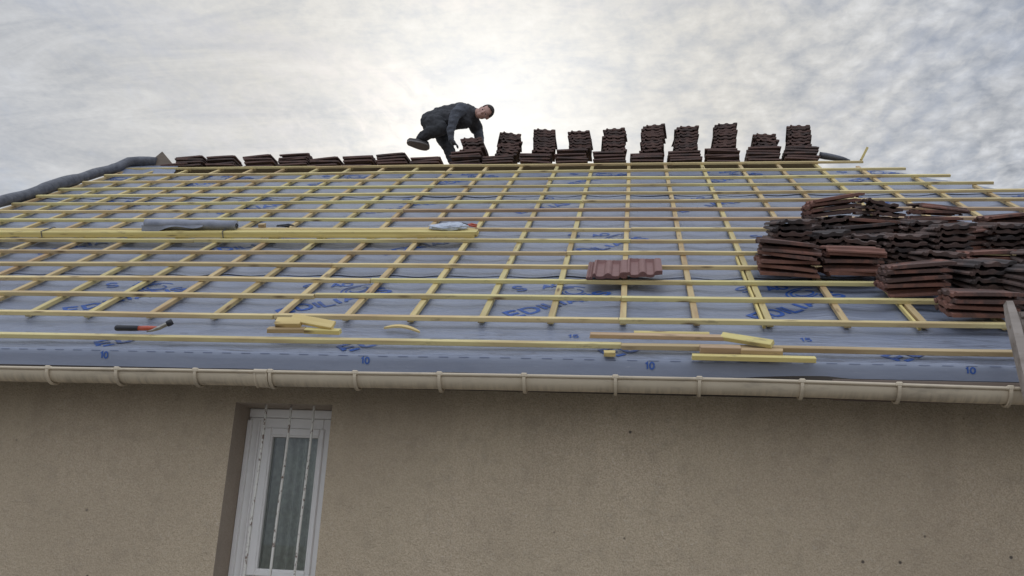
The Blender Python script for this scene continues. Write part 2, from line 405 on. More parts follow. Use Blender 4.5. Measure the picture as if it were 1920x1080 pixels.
def vtop(u, v): return v if u < -5.60 else min(v, 5.045 + .012 * noise.noise(Vector((u * 3, 1, 1))))
bm = bmesh.new()
vv = []; v_ = EAVE_V
while v_ < RV - .001: vv.append(v_); v_ += .045 if v_ < 1.2 else .07
vv = [x for x in vv if all(abs(x - L) > .04 for L in LAPS)] + [L - .002 for L in LAPS] + [L + .04 for L in LAPS]
vv = sorted(set(round(x, 4) for x in vv)) + [RV]
us = [VERGE + i * .035 for i in range(int((hr - VERGE) / .035) + 1)]
fold_z = lambda u: .006 * noise.noise(Vector((u * 1.1, 4, 2)))
def flap_bottom(u):
    base = -.637 if u < .3 else -.637 + .026 * min(1, (u - .3) / .75)
    if u > 1.05: base -= .009 * min(1, (u - 1.05) / .12)
    return base + .0015 * noise.noise(Vector((u * 1.3, 9, 0)))
def flap_pt(u, t):
    e = rp(u, EAVE_V, -.066); z0 = e.z - Z0 + fold_z(u)
    z = z0 + (flap_bottom(u) - z0) * t
    return Vector((u, e.y - .012 * math.sin(min(1, t * 3) * math.pi / 2) + .016 * t + .003 * noise.noise(Vector((u * 1.7, t * 2, 7))) * t, Z0 + z))
rows = []
for t in (1, .75, .5, .3, .15, .05): rows.append([flap_pt(u, t) for u in us])
def lift(u, L): return .004 + .009 * max(0, noise.noise(Vector((u * 1.9, L * 5, 2))) + .25)
for v_ in vv:
    for L in LAPS:
        if abs(v_ - (L + .04)) < 1e-4:                       # the upper sheet laps over the lower one with a free, slightly lifted edge
            rows.append([rp(min(u, hip_u(L)), L + .03, mem_n(min(u, hip_u(L)), L - .002)) for u in us])
            rows.append([rp(min(u, hip_u(L)), L - .006, mem_n(min(u, hip_u(L)), L + .001) + lift(u, L) - .001) for u in us])
            rows.append([rp(min(u, hip_u(L)), L - .004, mem_n(min(u, hip_u(L)), L + .001) + lift(u, L)) for u in us])
    rows.append([rp(min(u, hip_u(v_)), vtop(u, v_), mem_n(min(u, hip_u(v_)), v_) + (fold_z(u) if v_ == vv[0] else 0)) for u in us])
R = [[bm.verts.new(p) for p in row] for row in rows]
for a, b_ in zip(R, R[1:]):
    for k in range(len(us) - 1):
        if (a[k].co - a[k+1].co).length < 1e-5 or ((a[k].co - b_[k].co).length < 1e-5 and (a[k+1].co - b_[k+1].co).length < 1e-5): continue
        if (b_[k].co - b_[k+1].co).length < 1e-5: bm.faces.new((a[k], a[k+1], b_[k]))
        else: bm.faces.new((a[k], a[k+1], b_[k+1], b_[k]))
for f in bm.faces: f.smooth = True

# ---- printed lettering, as ink strokes lying on the sheet
def arc(cx, cy, rx, ry, a0, a1, n=10): return [(cx + rx * math.cos(math.radians(a0 + (a1 - a0) * i / n)), cy + ry * math.sin(math.radians(a0 + (a1 - a0) * i / n))) for i in range(n + 1)]
GL = {
 'E': (.72, [[(.72, 0), (0, 0), (0, 1), (.72, 1)], [(.07, .5), (.62, .5)]]),
 'D': (.86, [[(0, 0), (0, 1), (.36, 1)] + arc(.36, .5, .48, .5, 90, -90, 10)[1:] + [(0, 0)]]),
 'I': (.10, [[(.05, 0), (.05, 1)]]),
 'L': (.66, [[(0, 1), (0, 0), (.66, 0)]]),
 'A': (.9, [[(0, 0), (.45, 1), (.9, 0)], [(.2, .33), (.7, .33)]]),
 'N': (.8, [[(0, 0), (0, 1), (.8, 0), (.8, 1)]]),
 'S': (.7, [arc(.35, .74, .33, .26, 20, 270, 9) + arc(.35, .25, .35, .25, 90, -160, 9)[1:]]),
 'R': (.74, [[(0, 0), (0, 1), (.4, 1)] + arc(.4, .75, .3, .25, 90, -90, 6)[1:] + [(.06, .5)], [(.36, .46), (.74, 0)]]),
 'O': (.9, [arc(.45, .5, .45, .5, 0, 356, 16)]),
 '0': (.62, [arc(.31, .5, .31, .5, 0, 356, 14)]),
 '1': (.3, [[(.0, .78), (.25, 1), (.25, 0)]]),
 '2': (.62, [arc(.31, .72, .3, .28, 160, -30, 7) + [(0, 0), (.62, 0)]]),
 '5': (.62, [[(.6, 1), (.08, 1), (.04, .55)] + arc(.28, .32, .33, .32, 110, -140, 8)]),
}
lay = [0]
def stroke(place, pts, width, mi):
    P2 = [Vector((p[0], p[1])) for p in pts]; Q = []
    for a, b_ in zip(P2, P2[1:]):
        k = max(1, int((b_ - a).length / .02))
        Q += [a.lerp(b_, i / k) for i in range(k)]
    Q.append(P2[-1])
    lay[0] = (lay[0] + 1) % 4; off = .0022 + lay[0] * .0005
    prev = None
    for i, q in enumerate(Q):
        a = (Q[i] - Q[i-1]).normalized() if i else (Q[1] - Q[0]).normalized()
        b_ = (Q[i+1] - Q[i]).normalized() if i < len(Q) - 1 else a
        n1 = Vector((-a.y, a.x)); n2 = Vector((-b_.y, b_.x)); mm = n1 + n2
        mm = mm.normalized() if mm.length > .2 else n1
        k = width / 2 / max(.45, mm.dot(n1))
        l, r_ = place(q + mm * k, off), place(q - mm * k, off)
        if l is None or r_ is None: prev = None; continue
        cur = (bm.verts.new(l), bm.verts.new(r_))
        if prev: bm.faces.new((prev[1], cur[1], cur[0], prev[0])).material_index = mi
        prev = cur
def word(txt, u, v, ang, h, width, mi, gap=.22, surf='roof', vmin=-9, vmax=9):
    x = 0; ca, sa = math.cos(ang), math.sin(ang)
    def place(p, off):
        if surf == 'roof':
            uu = u + p.x * ca - p.y * sa; v2 = v + p.x * sa + p.y * ca
            if not (vmin < v2 < vmax) or uu > hip_u(v2) - .02 or uu < VERGE + .05 or v2 > 5.0: return None
            return rp(uu, v2, mem_n(uu, v2) + off)
        z = flap_pt(u + p.x, max(0, min(1, v - p.y / .11)))
        return z + Vector((0, -off, 0))
    for ch in txt:
        if ch == ' ': x += .5 * h; continue
        wd, st_ = GL[ch]
        for pl in st_: stroke(place, [(x + a * h, b_ * h) for a, b_ in pl], width, mi)
        x += (wd + gap) * h
def arcs(u, v, ang, mi, vmin=-9, vmax=9):
    ca, sa = math.cos(ang), math.sin(ang)
    def place(p, off):
        uu = u + p.x * ca - p.y * sa; v2 = v + p.x * sa + p.y * ca
        if not (vmin < v2 < vmax) or uu > hip_u(v2) - .02 or uu < VERGE + .05 or v2 > 5.0: return None
        return rp(uu, v2, mem_n(uu, v2) + off)
    for k, (r1, a0, a1) in enumerate(((.10, 20, 215), (.075, 60, 300), (.05, 150, 400))):
        stroke(place, arc(0, 0, r1 * 1.25, r1, a0, a1, 16), .013, mi)
ANG = math.radians(41)
for (u0, v0, vlo, vhi) in ((-2.13, -.215, -.64, .655), (-1.86, 1.27, .67, 2.09), (-2.45, 2.78, 2.11, 3.54), (-2.05, 4.27, 3.56, 5.2), (-2.99, -.852, -.858, -.66)):
    for k in range(-4, 5):
        u = u0 + 1.475 * k
        word('EDILIANS', u, v0, ANG, .112, .026, 1, .28, vmin=vlo, vmax=vhi)
        arcs(u + .33, v0 + .55, ANG, 1, vlo, vhi)
        word('S', u - .05, v0 + .55, ANG - .2, .10, .020, 1, vmin=vlo, vmax=vhi)
        word('AO', u + .12, v0 + .60, ANG - .3, .075, .017, 1, .15, vmin=vlo, vmax=vhi)
        if vhi > 0: word('AERO 2', u + .0 + (.55 if k % 2 else .15), v0 + .99, math.pi, .042, .010, 2, .14, vmin=vlo, vmax=vhi)
for u in (-5.9, -4.4, -2.965, -1.42, .13, 1.73, 3.3, 4.8): word('10', u, .58, 0, .036, .0085, 1, .3, 'flap')
for u in (-.30, .98): word('15', u, -.57, .05, .045, .009, 1, .3)
u = -6.2
while u < 6.4:                                            # dashed guide line just under the fold
    lay[0] = 0
    p = [(u, 0), (u + .055, 0)]
    stroke(lambda q, off: flap_pt(q.x, .17 - q.y / .11) + Vector((0, -off, 0)), p, .0032, 2); u += .1133
membrane = new('membrane', bm, ['membrane', 'ink', 'ink_dark'], roof)
# roof-plane coordinates for the material: turn the object so its y axis runs up the slope
rm = frame(Vector((0, 0, Z0)), X, S, NN)
membrane.data.transform(rm.inverted()); membrane.matrix_local = rm

# ---- battens: v of each row's upper edge, joints measured along u
ROW = {0: -.765, 1: -.397, 2: .02, 3: .377, 4: .748, 5: 1.136, 6: 1.507, 7: 1.894, 8: 2.284, 9: 2.665, 10: 3.044, 11: 3.452, 12: 3.846, 13: 4.28, 14: 4.738, 15: 5.20}
JOINT = {0: [.0, 3.4], 1: [-2.10, -.02, 3.2], 2: [-1.99, -.01], 3: [-1.72, 3.1], 4: [-2.12, 3.0], 5: [-.43, 3.9], 6: [-3.55, .04], 7: [-2.07, .04], 8: [-2.07], 9: [-2.06], 10: [-2.06, -.42], 11: [-1.98, 2.0], 12: [-2.02, -.83], 13: [-1.95, -.86], 14: [-2.09], 15: [-3.8, .5]}
END = {15: 2.62, 14: 2.95, 13: 3.26, 12: 3.53, 11: 3.86}
for rw, v1 in ROW.items():
    end = END.get(rw, hip_u(v1) + .08)
    cuts = [-6.30 + random.uniform(-.02, .02)] + JOINT[rw] + [end]
    for k, (a, b_) in enumerate(zip(cuts, cuts[1:])):
        L = b_ - a - .004
        o = lath('batten', L, .038, .027, 'batten', roof, .014)
        nn = -.0135
        if rw == 0: nn = -.030
        tw = Matrix.Rotation(random.uniform(-.0012, .0012), 4, 'Z') @ Matrix.Rotation(random.uniform(-.06, .06), 4, 'X')
        o.matrix_local = frame(rp((a + b_) / 2, v1 - .019 + random.uniform(-.005, .005), nn), X, S, NN) @ tw
        if (rw, k) in ((8, 1), (9, 1), (5, 0), (0, 1)): o.data.materials[0] = M['tan']
# ---- counter battens
for k in range(-15, 15):
    u = k * SP + random.uniform(-.006, .006)
    if k == -15: u = -6.285
    vt = min(5.36 + random.uniform(0, .045), RV - (u - 2.30) / .72) if u > 2.3 else 5.36 + random.uniform(0, .045)
    vb = -.372 + random.uniform(0, .006)
    if vt - vb < .3: continue
    o = lath('counter_batten', vt - vb, .038, .027, 'counter', roof, .006)
    o.matrix_local = frame(rp(u, (vt + vb) / 2, -.0415), S, -X, NN)
# doubled strip beside the second counter batten right of centre
for u, a, b_ in ((2 * SP - .038, -.40, 1.1), (4 * SP - .038, -.40, .35)):
    o = lath('counter_batten', b_ - a, .016, .024, 'pale', roof, .004)
    o.matrix_local = frame(rp(u, (a + b_) / 2, -.043), S, -X, NN)
# fascia, soffit, plank on the right
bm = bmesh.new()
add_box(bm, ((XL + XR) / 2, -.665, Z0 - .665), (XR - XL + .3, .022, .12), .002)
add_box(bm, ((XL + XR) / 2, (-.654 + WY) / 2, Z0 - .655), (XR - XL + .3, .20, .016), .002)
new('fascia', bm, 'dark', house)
bm = bmesh.new(); add_box(bm, (0, 0, 0), (4.6, .02, .11), .003)
o = new('eaves_plank', bm, 'old', house); o.location = (1.075 + 2.3, -.688, Z0 - .682)
# ridge plank carrying the tile stacks
bm = bmesh.new()
for j, y in enumerate((0, .125, .25)): add_box(bm, (0, y, 0), (8.2, .115, .028), .002)
o = new('ridge_plank', bm, 'counter', roof); o.location = (-1.95, RY + .02, RZ - .047)
# verge roll: bundled membrane running down the left gable edge
bm = bmesh.new()
pts = [Vector((-5.94, RY, RZ + .065)), Vector((-6.04, RY, RZ + .07)), Vector((-6.16, RY - .02, RZ + .06)), Vector((-6.28, RY - .06, RZ + .035))]; rad = [.058, .066, .07, .068]
for i in range(80):
    v_ = 5.12 - i * .082
    pts.append(rp(-6.365 + .02 * noise.noise(Vector((v_ * 2, 3, 1))), v_, .022 + .010 * noise.noise(Vector((v_ * 1.3, 7, 1))) + .006 * math.sin(v_ * 7)))
    rad.append(.066 + .014 * noise.noise(Vector((v_ * 2.6, 1, 4))) + (.008 if int(v_ * 1.4) % 2 else 0))
add_tube(bm, pts, rad, 16, flat=.9)
vr = new('verge_roll', bm, 'roll', roof, True)
vr.data.transform(rm.inverted()); vr.matrix_local = rm
# triangular end board and dark ridge roll, stray batten stub
bm = bmesh.new()
tri = [(-5.99, RZ - .06), (-5.67, RZ - .06), (-5.70, RZ + .01), (-5.885, RZ + .20), (-6.02, RZ + .07)]
fa = [bm.verts.new((x, RY - .01, z)) for x, z in tri]; fb = [bm.verts.new((x, RY + .012, z)) for x, z in tri]
bm.faces.new(fa); bm.faces.new(list(reversed(fb)))
for i in range(5): bm.faces.new((fa[i], fb[i], fb[(i + 1) % 5], fa[(i + 1) % 5]))
bmesh.ops.recalc_face_normals(bm, faces=bm.faces); new('ridge_end_board', bm, 'old', roof)
bm = bmesh.new()
add_tube(bm, [(2.17, RY + .02, RZ + .065), (2.24, RY + .02, RZ + .05), (2.34, RY + .01, RZ + .025), (2.43, RY, RZ + .0), (2.50, RY - .01, RZ - .03)], [.046, .05, .044, .034, .02], 14, flat=.75)
new('ridge_roll', bm, 'roll', roof, True)

# ------------------------------------------------------------------ gutter
GX = [(-6.4, -.695), (-3.43, -.690), (-1.9, -.682), (-.56, -.674), (.63, -.671), (1.89, -.685), (6.7, -.74)]
def glip(u):
    for (a, za), (b_, zb) in zip(GX, GX[1:]):
        if u <= b_:
            t = (u - a) / (b_ - a); t = t * t * (3 - 2 * t) * .4 + t * .6; return za + (zb - za) * t
    return GX[-1][1]
GY, GR = -.767, .064
bm = bmesh.new(); rings = []
prof = []
for k in range(13):
    a = math.pi + math.pi * k / 12; prof.append((math.cos(a) * GR, math.sin(a) * GR))      # outer front -> back
prof += [(GR, .012), (GR - .003, .012)]
for k in range(13):
    a = 2 * math.pi - math.pi * k / 12; prof.append((math.cos(a) * (GR - .003), math.sin(a) * (GR - .003)))
gu = [-6.4 + .13 * i for i in range(101)]
for u in gu: rings.append([bm.verts.new((u, y, z + glip(u) + .68)) for y, z in prof])
for a, b_ in zip(rings, rings[1:]):
    for k in range(len(prof)): bm.faces.new((a[k], b_[k], b_[(k+1) % len(prof)], a[(k+1) % len(prof)])).smooth = True
add_tube(bm, [(u, -GR - .004, glip(u) + .68 + .003) for u in gu], .0085, 10)
for f in bm.faces: f.smooth = True
bmesh.ops.recalc_face_normals(bm, faces=bm.faces)
gutter = new('gutter', bm, 'gutter', house); gutter.location = (0, GY, Z0 - .68)
def hug(bm, u, wdt, r, a0=180, a1=335, th=.005, drop=0):
    pr = []
    n_ = 18; rr = [[], []]
    for i in range(n_ + 1):
        a = math.radians(a0 + (a1 - a0) * i / n_)
        for s, x in ((0, u - wdt / 2), (1, u + wdt / 2)):
            rr[s].append((bm.verts.new((x, math.cos(a) * r, math.sin(a) * r + glip(u) + .68)), bm.verts.new((x, math.cos(a) * (r + th), math.sin(a) * (r + th) + glip(u) + .68))))
    for i in range(n_):
        a, b_ = rr[0][i], rr[0][i+1]; c_, d_ = rr[1][i], rr[1][i+1]
        bm.faces.new((a[1], b_[1], d_[1], c_[1])); bm.faces.new((a[0], c_[0], d_[0], b_[0]))
        bm.faces.new((a[0], b_[0], b_[1], a[1])); bm.faces.new((c_[0], c_[1], d_[1], d_[0]))
for u in (-5.9, -5.4, -4.95, -4.5, -4.05, -3.62, -3.172, -2.76, -2.301, -1.873, -1.401, -.944, -.496, -.025, .397, .899, 1.36, 1.873, 2.4, 2.9):
    bm = bmesh.new()
    rr = GR + .004 + .003 * random.random()
    hug(bm, u, .016, rr, 176, 352, .010)
    add_box(bm, (u, -GR - .005, glip(u) + .68 + .005), (.034, .026, .024), .006)
    add_box(bm, (u, -GR + .012, glip(u) + .68 + .014), (.020, .05, .006), .002)
    bmesh.ops.recalc_face_normals(bm, faces=bm.faces)
    new('gutter_bracket', bm, 'gutter', gutter)
bm = bmesh.new(); hug(bm, -1.927, .075, GR + .002, 178, 358, .005)
hug(bm, -1.960, .010, GR + .006, 178, 358, .004); hug(bm, -1.894, .010, GR + .006, 178, 358, .004)
add_tube(bm, [(-1.965, -GR - .005, glip(-1.93) + .684), (-1.89, -GR - .005, glip(-1.93) + .684)], .0125, 12)
bmesh.ops.recalc_face_normals(bm, faces=bm.faces); new('gutter_sleeve', bm, 'gutter', gutter)

# ------------------------------------------------------------------ window
FY = -.235
zt = Z0 - .79
def border(bm, x0, x1, z0, z1, wl, wr, wt, wb, y0, y1, bev=.003):
    yc, dy = (y0 + y1) / 2, y1 - y0
    add_box(bm, ((x0 + x0 + wl) / 2, yc, (z0 + z1) / 2), (wl, dy, z1 - z0), bev)
    add_box(bm, ((x1 + x1 - wr) / 2, yc, (z0 + z1) / 2), (wr, dy, z1 - z0), bev)
    add_box(bm, ((x0 + wl + x1 - wr) / 2, yc, z1 - wt / 2), (x1 - x0 - wl - wr - .001, dy, wt), bev)
    add_box(bm, ((x0 + wl + x1 - wr) / 2, yc, z0 + wb / 2), (x1 - x0 - wl - wr - .001, dy, wb), bev)
x0, x1 = OP[0] + .002, OP[1] - .002
bm = bmesh.new(); border(bm, x0, x1, OP[2] + .002, zt - .056, .088, .112, .075, .06, FY, FY + .07)
win = new('window', bm, 'pvc', house)
bm = bmesh.new(); border(bm, -2.123, -1.742, 1.403, Z0 - .903, .052, .030, .046, .036, FY - .010, FY + .05, .006)
border(bm, -2.073, -1.770, 1.436, Z0 - .947, .010, .010, .010, .010, FY - .002, FY + .052, .003)
new('sash', bm, 'pvc', win)
bm = bmesh.new(); add_box(bm, ((x0 + x1) / 2, FY + .03, zt - .028), (x1 - x0, .085, .052), .005)
new('shutter_box', bm, 'pvc', win)
bm = bmesh.new()
add_box(bm, (-2.207, FY - .012, 1.65), (.026, .03, 1.28), .003); add_box(bm, (-2.150, FY - .006, 1.65), (.012, .02, 1.28), .003)
new('shutter_rail', bm, 'pvc', win)
bm = bmesh.new(); add_box(bm, (-1.92, FY + .025, 1.82), (.30, .006, .78)); new('pane', bm, 'glass', win)
bm = bmesh.new(); cu = []
for i in range(61):
    x = -2.11 + .38 * i / 60
    y = FY + .12 + .030 * math.sin(i * .62 + .8 * math.sin(i * .21)) + .006 * math.sin(i * 1.7)
    cu.append([bm.verts.new((x, y + .01 * math.sin(z * 3 + i * .1), z)) for z in [1.20 + .12 * j for j in range(10)]])
for a, b_ in zip(cu, cu[1:]):
    for j in range(9): bm.faces.new((a[j], b_[j], b_[j+1], a[j+1])).smooth = True
new('curtain', bm, 'curtain', win)
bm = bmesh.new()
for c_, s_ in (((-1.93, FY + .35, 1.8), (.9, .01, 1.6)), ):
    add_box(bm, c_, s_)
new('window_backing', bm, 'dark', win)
for xb, xt in ((-2.066, -2.055), (-1.918, -1.904), (-1.776, -1.766)):
    bm = bmesh.new(); add_tube(bm, [(xt + (xb - xt) * t + .002 * math.sin(t * 9), -.40 + .002 * math.sin(t * 5), (Z0 - .782) + (OP[2] - Z0 + .782) * t) for t in [i / 14 for i in range(15)]], .0078, 10)
    new('window_bar', bm, 'bars', win, True)
bm = bmesh.new(); add_box(bm, ((x0 + x1) / 2, WY - .02, OP[2] - .03), (.70, .30, .05), .006); new('sill', bm, 'smooth', win)

# ------------------------------------------------------------------ roof tiles
def tile_mesh(name, mk, seed, amp=1.0):
    """interlocking clay tile: two pans, two rolls, ribbed flange on the left, thick lipped front, lugs below"""
    rnd = random.Random(seed)
    W, Ln = .260, .372
    prof = [(0, -.016), (.012, -.006), (.020, -.013), (.028, -.006), (.036, -.012), (.044, .008), (.056, .010), (.066, .0), (.088, -.003), (.110, -.001),
            (.122, .006), (.134, .010), (.146, .010), (.156, .006), (.166, -.001), (.186, -.003), (.206, -.001), (.216, .009), (.226, .013), (.250, .013), (.262, .011)]
    ys = [0, .006, .03, .11, .20, .28, .322, .339, .357, .372]
    tw = rnd.uniform(-.004, .004)
    prof = [(x, z * amp if z > 0 else z - .004 * (amp - 1) * (x > .06)) for x, z in prof]
    bm = bmesh.new(); T = []; B = []
    for j, y in enumerate(ys):
        t_, b_ = [], []
        for x, z in prof:
            zz = z
            if y > .327 and z < .004 and x > .05: zz = z + .012 * amp * (1 if y > .333 else .4)       # closed pan heads
            if y > .352: zz = min(zz, .006)
            bow = tw * ((y / Ln) - .5) * ((x / W) - .5) * 4 + .002 * math.sin(y * 9 + seed)
            th = .013
            zb = zz - th
            if j <= 1: zb = min(zz - .022, -.022 if .095 < x < .190 else -.012)
            if x > .245: zb = -.009
            if x < .002: zb = zz - .010
            if j == 0: zz -= .002
            jit = rnd.uniform(-.0014, .0014)
            t_.append(bm.verts.new((x - W / 2, y - Ln / 2 + (jit if j in (0, 9) else 0), zz + bow))); b_.append(bm.verts.new((x - W / 2, y - Ln / 2 + (.004 if j == 0 else 0), zb + bow)))
        T.append(t_); B.append(b_)
    n_ = len(prof); m_ = len(ys)
    for j in range(m_ - 1):
        for i in range(n_ - 1):
            bm.faces.new((T[j][i], T[j][i+1], T[j+1][i+1], T[j+1][i])); bm.faces.new((B[j][i], B[j+1][i], B[j+1][i+1], B[j][i+1]))
    for i in range(n_ - 1):
        bm.faces.new((T[0][i], B[0][i], B[0][i+1], T[0][i+1])); bm.faces.new((T[-1][i], T[-1][i+1], B[-1][i+1], B[-1][i]))
    for j in range(m_ - 1):
        bm.faces.new((T[j][0], T[j+1][0], B[j+1][0], B[j][0])); bm.faces.new((T[j][-1], B[j][-1], B[j+1][-1], T[j+1][-1]))
    for x in (.09, .186):                                   # hanging lugs under the front and the head
        add_box(bm, (x - W / 2, -Ln / 2 + .02, -.019), (.03, .02, .012), .002); add_box(bm, (x - W / 2, Ln / 2 - .03, -.018), (.03, .016, .014), .002)
    bmesh.ops.recalc_face_normals(bm, faces=bm.faces)
    me = bpy.data.meshes.new(name); bm.to_mesh(me); bm.free(); me.materials.append(M[mk]); return me
TM = {k: [tile_mesh('roof_tile', k, s) for s in range(3)] for k in ('tile_red', 'tile_dark', 'tile_ridge')}
TM['tile_new'] = [tile_mesh('roof_tile', 'tile_new', 1, 1.6)]
WORDS = ['bottom', 'second', 'third', 'fourth', 'fifth', 'sixth', 'seventh', 'eighth', 'ninth', 'tenth', 'eleventh', 'twelfth', 'thirteenth', 'fourteenth', 'fifteenth']
def nth(k): return 'lowest' if k == 0 else WORDS[k] + ' up'
def put_tile(kind, mtx, label, group):
    o = bpy.data.objects.new('clay_tile', random.choice(TM[kind])); col.objects.link(o); o.matrix_world = mtx
    return tag(o, label, 'roof tile', group, 'thing')
def stack(origin, ax, ay, az, n, mode, pitch, kind, where, group, yaw=0.0, fan=(0, 0), tilt=0.0, jit=.012, lean=0.0, start=0, yj=.03, lead='brown tile'):
    """pile of n tiles; origin is the middle of the front lower edge; mode L shows the long side, E the end"""
    h = 0.0; depth = .260 if mode == 'L' else .372
    out = []
    for k in range(n):
        t = k / max(1, n - 1)
        base = frame(origin, ax, ay, az) @ Matrix.Translation((random.uniform(-jit, jit) + lean * h, depth / 2 + random.uniform(-jit, jit) * .8, h + .022))
        rot = Matrix.Rotation(yaw + random.gauss(0, yj), 4, 'Z') @ Matrix.Rotation(fan[0] + (fan[1] - fan[0]) * t + random.gauss(0, .012), 4, 'X') @ Matrix.Rotation(tilt * (.5 + .5 * t) + random.gauss(0, .014), 4, 'Y')
        if mode == 'L': rot = rot @ Matrix.Rotation(-math.pi / 2 if random.random() < .8 else math.pi / 2, 4, 'Z')
        put_tile(kind, base @ rot, f'{lead} {nth(k + start)} {where}', group)
        h += pitch * random.uniform(.93, 1.07)
    return h
RB = RZ - .032                                            # top of the ridge planks
YF = RY - .05
EX, EY, EZ = Vector((1, 0, 0)), Vector((0, 1, 0)), Vector((0, 0, 1))
lowx = [(-5.675, 2), (-5.47, 4), (-5.08, 4), (-4.58, 4), (-4.117, 5), (-3.725, 3), (-3.297, 4), (-2.868, 4), (-2.442, 3)]
lown = ['of the leftmost flat pile on the ridge', 'of the second low ridge pile from the left', 'of the third low ridge pile from the left', 'of the fourth low ridge pile from the left', 'of the tallest low pile left of the worker', 'of the low ridge pile right of the tallest low one', 'of the third low pile left of the worker on the ridge', 'of the second low pile left of the worker on the ridge', "of the low pile under the worker's raised shoe"]
for (x, n_), nm in zip(lowx, lown):
    stack(Vector((x, YF, RB)), EX, EY, EZ, n_, 'L', .0365, 'tile_ridge', nm, 'tiles in low piles on the ridge', yaw=random.uniform(-.07, .04), tilt=random.uniform(-.05, .02), jit=.016, yj=.04, lead='brown tile')
tall = [(-1.953, 5, -1.885, 5, 0, .02), (-1.545, 3, -1.47, 9, .05, .05), (-1.117, 4, -1.03, 9, .02, .07), (-.686, 5, -.60, 7, .02, .03), (-.224, 4, -.186, 9, .0, .01),
        (.212, 4, .27, 10, .06, -.03), (.65, 4, .66, 9, .02, .0), (1.082, 5, 1.116, 9, .03, -.02), (1.552, 5, 1.575, 5, .0, .12), (1.967, 5, 1.955, 8, .06, .09)]
talln = ["of the stack in the worker's hands", 'of the first tall stack right of the worker', 'of the second tall stack right of the worker', 'of the third tall stack right of the worker', 'of the fourth tall stack right of the worker', 'of the tallest middle stack on the ridge', 'of the fourth tall stack from the right on the ridge', 'of the third tall stack from the right on the ridge', 'of the short ragged ridge stack second from the right', 'of the rightmost tall stack on the ridge']
for (x, a, x2, c_, lean, tl), nm in zip(tall, talln):
    h = stack(Vector((x, YF, RB)), EX, EY, EZ, a, 'L', .0365, 'tile_ridge', nm, 'tiles in tall stacks on the ridge', yaw=random.uniform(-.05, .05), tilt=random.uniform(-.05, .05), jit=.016, yj=.035, lead='brown tile')
    stack(Vector((x2, YF - .0, RB + h)), EX, EY, EZ, c_, 'E', .0345, 'tile_ridge', nm, 'tiles in tall stacks on the ridge', yaw=random.uniform(-.10, .16), tilt=tl, jit=.019, lean=lean * 1.6, start=a, yj=.05, lead='brown tile')

# heap of old tiles on the right of the slope: (u, v, mode, count, yaw, tilt, kind, where)
heap = [
 (1.07, .74, [('E', 8, .05, .03, 'tile_dark', .25)], 'of the dark stack at the left edge of the heap'),
 (1.068, .428, [('L', 6, -.05, .11, 'tile_red', 0)], 'of the front left pile of the heap'),
 (1.475, .434, [('L', 5, .03, .06, 'tile_red', 0)], 'of the front pile second from left in the heap'),
 (1.52, 1.45, [('E', 4, .10, -.06, 'tile_dark', .05), ('L', 4, .12, -.15, 'tile_red', .12)], 'of the red topped pile, upper left of the heap'),
 (1.43, 1.06, [('E', 3, .16, -.10, 'tile_dark', .05)], 'of the low dark pile behind the front left one'),
 (1.68, .90, [('E', 4, -.10, -.03, 'tile_dark', .0)], 'of the mossy stack in the middle left of the heap'),
 (1.93, 1.56, [('L', 2, .02, .02, 'tile_red', 0), ('E', 4, .10, .24, 'tile_dark', -.2)], 'of the slumped pile at the top middle of the heap'),
 (1.885, .76, [('E', 5, .05, .05, 'tile_dark', .02)], 'of the wavy edged stack in the middle of the heap'),
 (2.165, .74, [('E', 7, -.05, -.06, 'tile_dark', .0)], 'of the notched stack right of the wavy edged one'),
 (2.36, 1.66, [('L', 3, -.06, .04, 'tile_red', 0), ('L', 2, .20, .17, 'tile_red', .3)], 'of the tilted red pile at the top right of the heap'),
 (1.76, .064, [('L', 5, .06, -.07, 'tile_red', 0)], 'of the front middle red pile of the heap'),
 (2.60, 1.10, [('E', 5, .10, .04, 'tile_dark', .02)], 'of the grey edged stack near the right edge'),
 (2.86, 1.60, [('L', 4, .08, -.07, 'tile_red', 0)], 'of the red pile farthest right in the heap'),
 (2.36, .50, [('L', 4, .12, .02, 'tile_red', 0)], 'of the pale edged pile right of the notched stack'),
 (2.14, .04, [('E', 5, .14, .02, 'tile_dark', .0)], 'of the curled stack behind the lowest pile'),
 (1.99, -.368, [('L', 4, .04, .03, 'tile_red', 0)], 'of the lowest pile, beside the ladder'),
 (2.36, -.20, [('E', 6, .05, .0, 'tile_dark', .0)], 'of the dark stack behind the ladder top'),
 (2.52, .16, [('E', 6, -.1, .05, 'tile_dark', .0)], 'of the dark stack cut by the right edge of the frame'),
 (1.36, .82, [('E', 5, .08, -.05, 'tile_dark', .1)], 'of the dark stack wedged behind the two front left piles'),
 (1.62, .80, [('E', 4, -.12, .10, 'tile_dark', -.1)], 'of the low dark stack behind the second front pile'),
 (1.24, 1.22, [('E', 4, .05, .06, 'tile_dark', .1)], 'of the dark stack behind the left edge stack'),
 (1.72, 1.24, [('L', 4, .15, -.08, 'tile_dark', .0)], 'of the dark sideways pile behind the mossy stack'),
 (2.12, 1.18, [('E', 5, -.10, .08, 'tile_dark', .0)], 'of the dark stack behind the wavy edged one'),
 (2.38, 1.14, [('L', 4, .10, -.10, 'tile_red', .0)], 'of the red pile behind the notched stack'),
 (1.86, 1.42, [('L', 4, -.10, .06, 'tile_red', .0)], 'of the red pile in front of the slumped one'),
 (2.27, 1.46, [('L', 4, .08, -.05, 'tile_red', .0)], 'of the red pile in front of the tilted top right one'),
 (2.86, .90, [('E', 6, .10, .05, 'tile_dark', .0)], 'of the dark stack under the farthest right red pile'),
 (2.02, .42, [('E', 4, -.08, .08, 'tile_dark', .0)], 'of the low dark stack behind the front middle red pile'),
]
